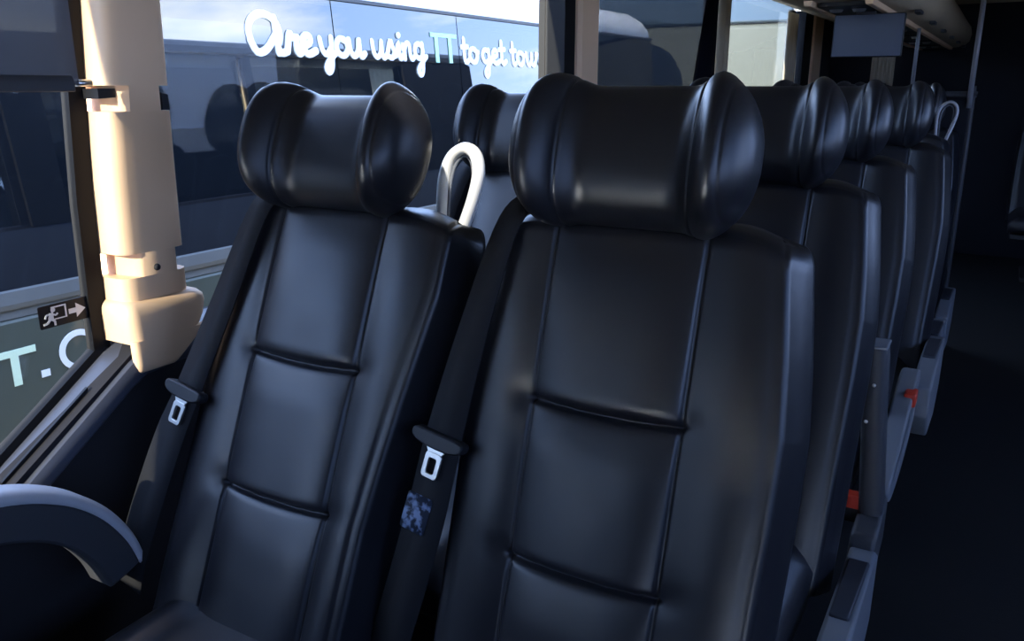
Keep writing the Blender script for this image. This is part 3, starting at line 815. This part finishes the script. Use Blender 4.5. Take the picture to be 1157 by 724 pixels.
# plain sans lettering low on the body: T . C and the top of a second line
bfn = lambda p, q, t: CL(-3.10 + t, p, q)
bm = bmesh.new()
stroke(bm, (1.535, -.958), (1.70, -.958), .026, .001, .0045, bfn); stroke(bm, (1.617, -.958), (1.617, -1.085), .030, .001, .004, bfn)
finish('lettering', bm, 'c_text_low', co, smooth=False)
bm = bmesh.new(); prism(bm, [(1.708, -1.082), (1.742, -1.082), (1.742, -1.054), (1.708, -1.054)], bfn, .001, .004)
finish('lettering', bm, 'c_text', co, smooth=False)
bm = bmesh.new(); ribbon(bm, arc(1.872, -1.012, .072, .070, 40, 320, 22), .024, bfn, .001, .004)
finish('lettering', bm, 'c_text', co, smooth=False)
bm = bmesh.new(); ribbon(bm, arc(1.69, -1.30, .066, .068, 30, 330, 22), .024, bfn, .001, .004)
finish('lettering', bm, 'c_text', co, smooth=False)
for y in (-4.0, 5.9):
    for x in (-3.25, -5.3):
        bm = bmesh.new(); bmesh.ops.create_cone(bm, segments=28, radius1=.42, radius2=.42, depth=.26, cap_ends=True)
        w = finish('wheel', bm, 'tyre', co, loc=CL(x, y, -2.0), angle=40); w.rotation_euler = (0, R(90), 0)

# bus nose parked across the far end: pale front panel under a blue windscreen
pb = empty('bus', (-3.6, 9.0, -2.42), 'pale grey bus front with blue windscreen parked beyond the far window', 'bus')
bm = bmesh.new(); prism(bm, [(p, q + 1.45) for p, q in round_rect(3.4, 2.9, .2)], XZ, .1, 6.0); finish('bus_body', bm, 'c_white', pb, bevel=(.06, 3))
bm = bmesh.new(); prism(bm, [(-1.66, .35), (1.66, .35), (1.66, 3.04), (-1.66, 3.04)], XZ, .02, .14); finish('front_panel', bm, 'p_front', pb, bevel=(.05, 3))
bm = bmesh.new(); prism(bm, [(-1.60, 3.05), (1.60, 3.05), (1.55, 3.62), (.8, 3.80), (-1.4, 3.80)], XZ, .0, .10); finish('windscreen', bm, 'p_glass', pb, bevel=(.02, 2))
bm = bmesh.new(); prism(bm, [(-1.68, 3.02), (1.68, 3.02), (1.66, 4.25), (-1.66, 4.25)], XZ, .105, 6.0); finish('upper_body', bm, 'c_white', pb, bevel=(.06, 3))
for x in (-1.35, 1.35):
    for y in (1.4, 4.6):
        bm = bmesh.new(); bmesh.ops.create_cone(bm, segments=24, radius1=.45, radius2=.45, depth=.28, cap_ends=True)
        w = finish('wheel', bm, 'tyre', pb, loc=(x, y, .45), angle=40); w.rotation_euler = (0, R(90), 0)
bm = bmesh.new(); box(bm, -40, 40, -40, 40, -2.47, -2.42); o = struct(finish('ground', bm, 'asphalt', smooth=False))

# ------------------------------------------------------------------ sky, sun, camera
w = bpy.data.worlds.new('World'); bpy.context.scene.world = w; w.use_nodes = True
nt = w.node_tree; nt.nodes.clear()
out = nt.nodes.new('ShaderNodeOutputWorld'); bg = nt.nodes.new('ShaderNodeBackground'); bg.inputs['Strength'].default_value = 8.0
tc = nt.nodes.new('ShaderNodeTexCoord'); sep = nt.nodes.new('ShaderNodeSeparateXYZ')
nt.links.new(tc.outputs['Generated'], sep.inputs[0])
cr = nt.nodes.new('ShaderNodeValToRGB'); e = cr.color_ramp.elements
e[0].position = .0; e[0].color = (.46, .58, .88, 1); e[1].position = .55; e[1].color = (.19, .29, .58, 1)
m = cr.color_ramp.elements.new(.18); m.color = (.30, .45, .82, 1)
nt.links.new(sep.outputs['Z'], cr.inputs['Fac'])
mp = nt.nodes.new('ShaderNodeMapping'); mp.inputs['Scale'].default_value = (1.6, 1.6, 6.0); mp.inputs['Location'].default_value = (1.82, .6, .2)
nz = nt.nodes.new('ShaderNodeTexNoise'); nz.inputs['Scale'].default_value = 1.7; nz.inputs['Detail'].default_value = 7; nz.inputs['Roughness'].default_value = .55
nt.links.new(tc.outputs['Generated'], mp.inputs[0]); nt.links.new(mp.outputs[0], nz.inputs['Vector'])
c2 = nt.nodes.new('ShaderNodeValToRGB'); e = c2.color_ramp.elements; e[0].position = .54; e[0].color = (0, 0, 0, 1); e[1].position = .72; e[1].color = (1, 1, 1, 1)
nt.links.new(nz.outputs['Fac'], c2.inputs['Fac'])
mx = nt.nodes.new('ShaderNodeMix'); mx.data_type = 'RGBA'; mx.inputs['B'].default_value = (.82, .84, .86, 1)
nt.links.new(c2.outputs['Color'], mx.inputs['Factor']); nt.links.new(cr.outputs['Color'], mx.inputs['A'])
nt.links.new(mx.outputs['Result'], bg.inputs['Color']); nt.links.new(bg.outputs[0], out.inputs[0])

ll = bpy.data.lights.new('HandleFillSpot', 'SPOT'); ll.energy = 60; ll.spot_size = R(10); ll.spot_blend = .3; ll.shadow_soft_size = .015; ll.color = (1, .97, .90)  # added unseen spot that whitens the grab handle; it has no fitting
lo = bpy.data.objects.new('HandleFillSpot', ll); C.objects.link(lo); lo.location = (-.66, .62, .56)
lo.rotation_euler = (Vector((-.808, 1.205, -.165)) - Vector(lo.location)).to_track_quat('-Z', 'Y').to_euler()
sl = bpy.data.lights.new('Sun', 'SUN'); sl.energy = 22; sl.angle = R(.6); sl.color = (1, .93, .80)
so = bpy.data.objects.new('Sun', sl); C.objects.link(so)
d = Vector((.068, .85, -.32)); so.rotation_euler = d.to_track_quat('-Z', 'Y').to_euler()

cam = bpy.data.cameras.new('Camera'); cam.sensor_fit = 'HORIZONTAL'; cam.sensor_width = 36; cam.lens = 36 * 940 / 1157; cam.clip_start = .02; cam.clip_end = 300
c = bpy.data.objects.new('Camera', cam); C.objects.link(c)
yaw, pit = R(30.254), R(15.687)
Fv = Vector((-math.sin(yaw) * math.cos(pit), math.cos(yaw) * math.cos(pit), -math.sin(pit)))
c.rotation_euler = Fv.to_track_quat('-Z', 'Y').to_euler()
S = bpy.context.scene; S.camera = c
S.view_settings.view_transform = 'Standard'; S.view_settings.look = 'None'; S.view_settings.gamma = 1; S.view_settings.exposure = .55
S.view_settings.use_curve_mapping = False
S.cycles.max_bounces = 8; S.cycles.transparent_max_bounces = 12

for o in list(C.objects):       # heights so far are from the eye: set the coach floor at zero
    if o.parent is None: o.location.z += FZ
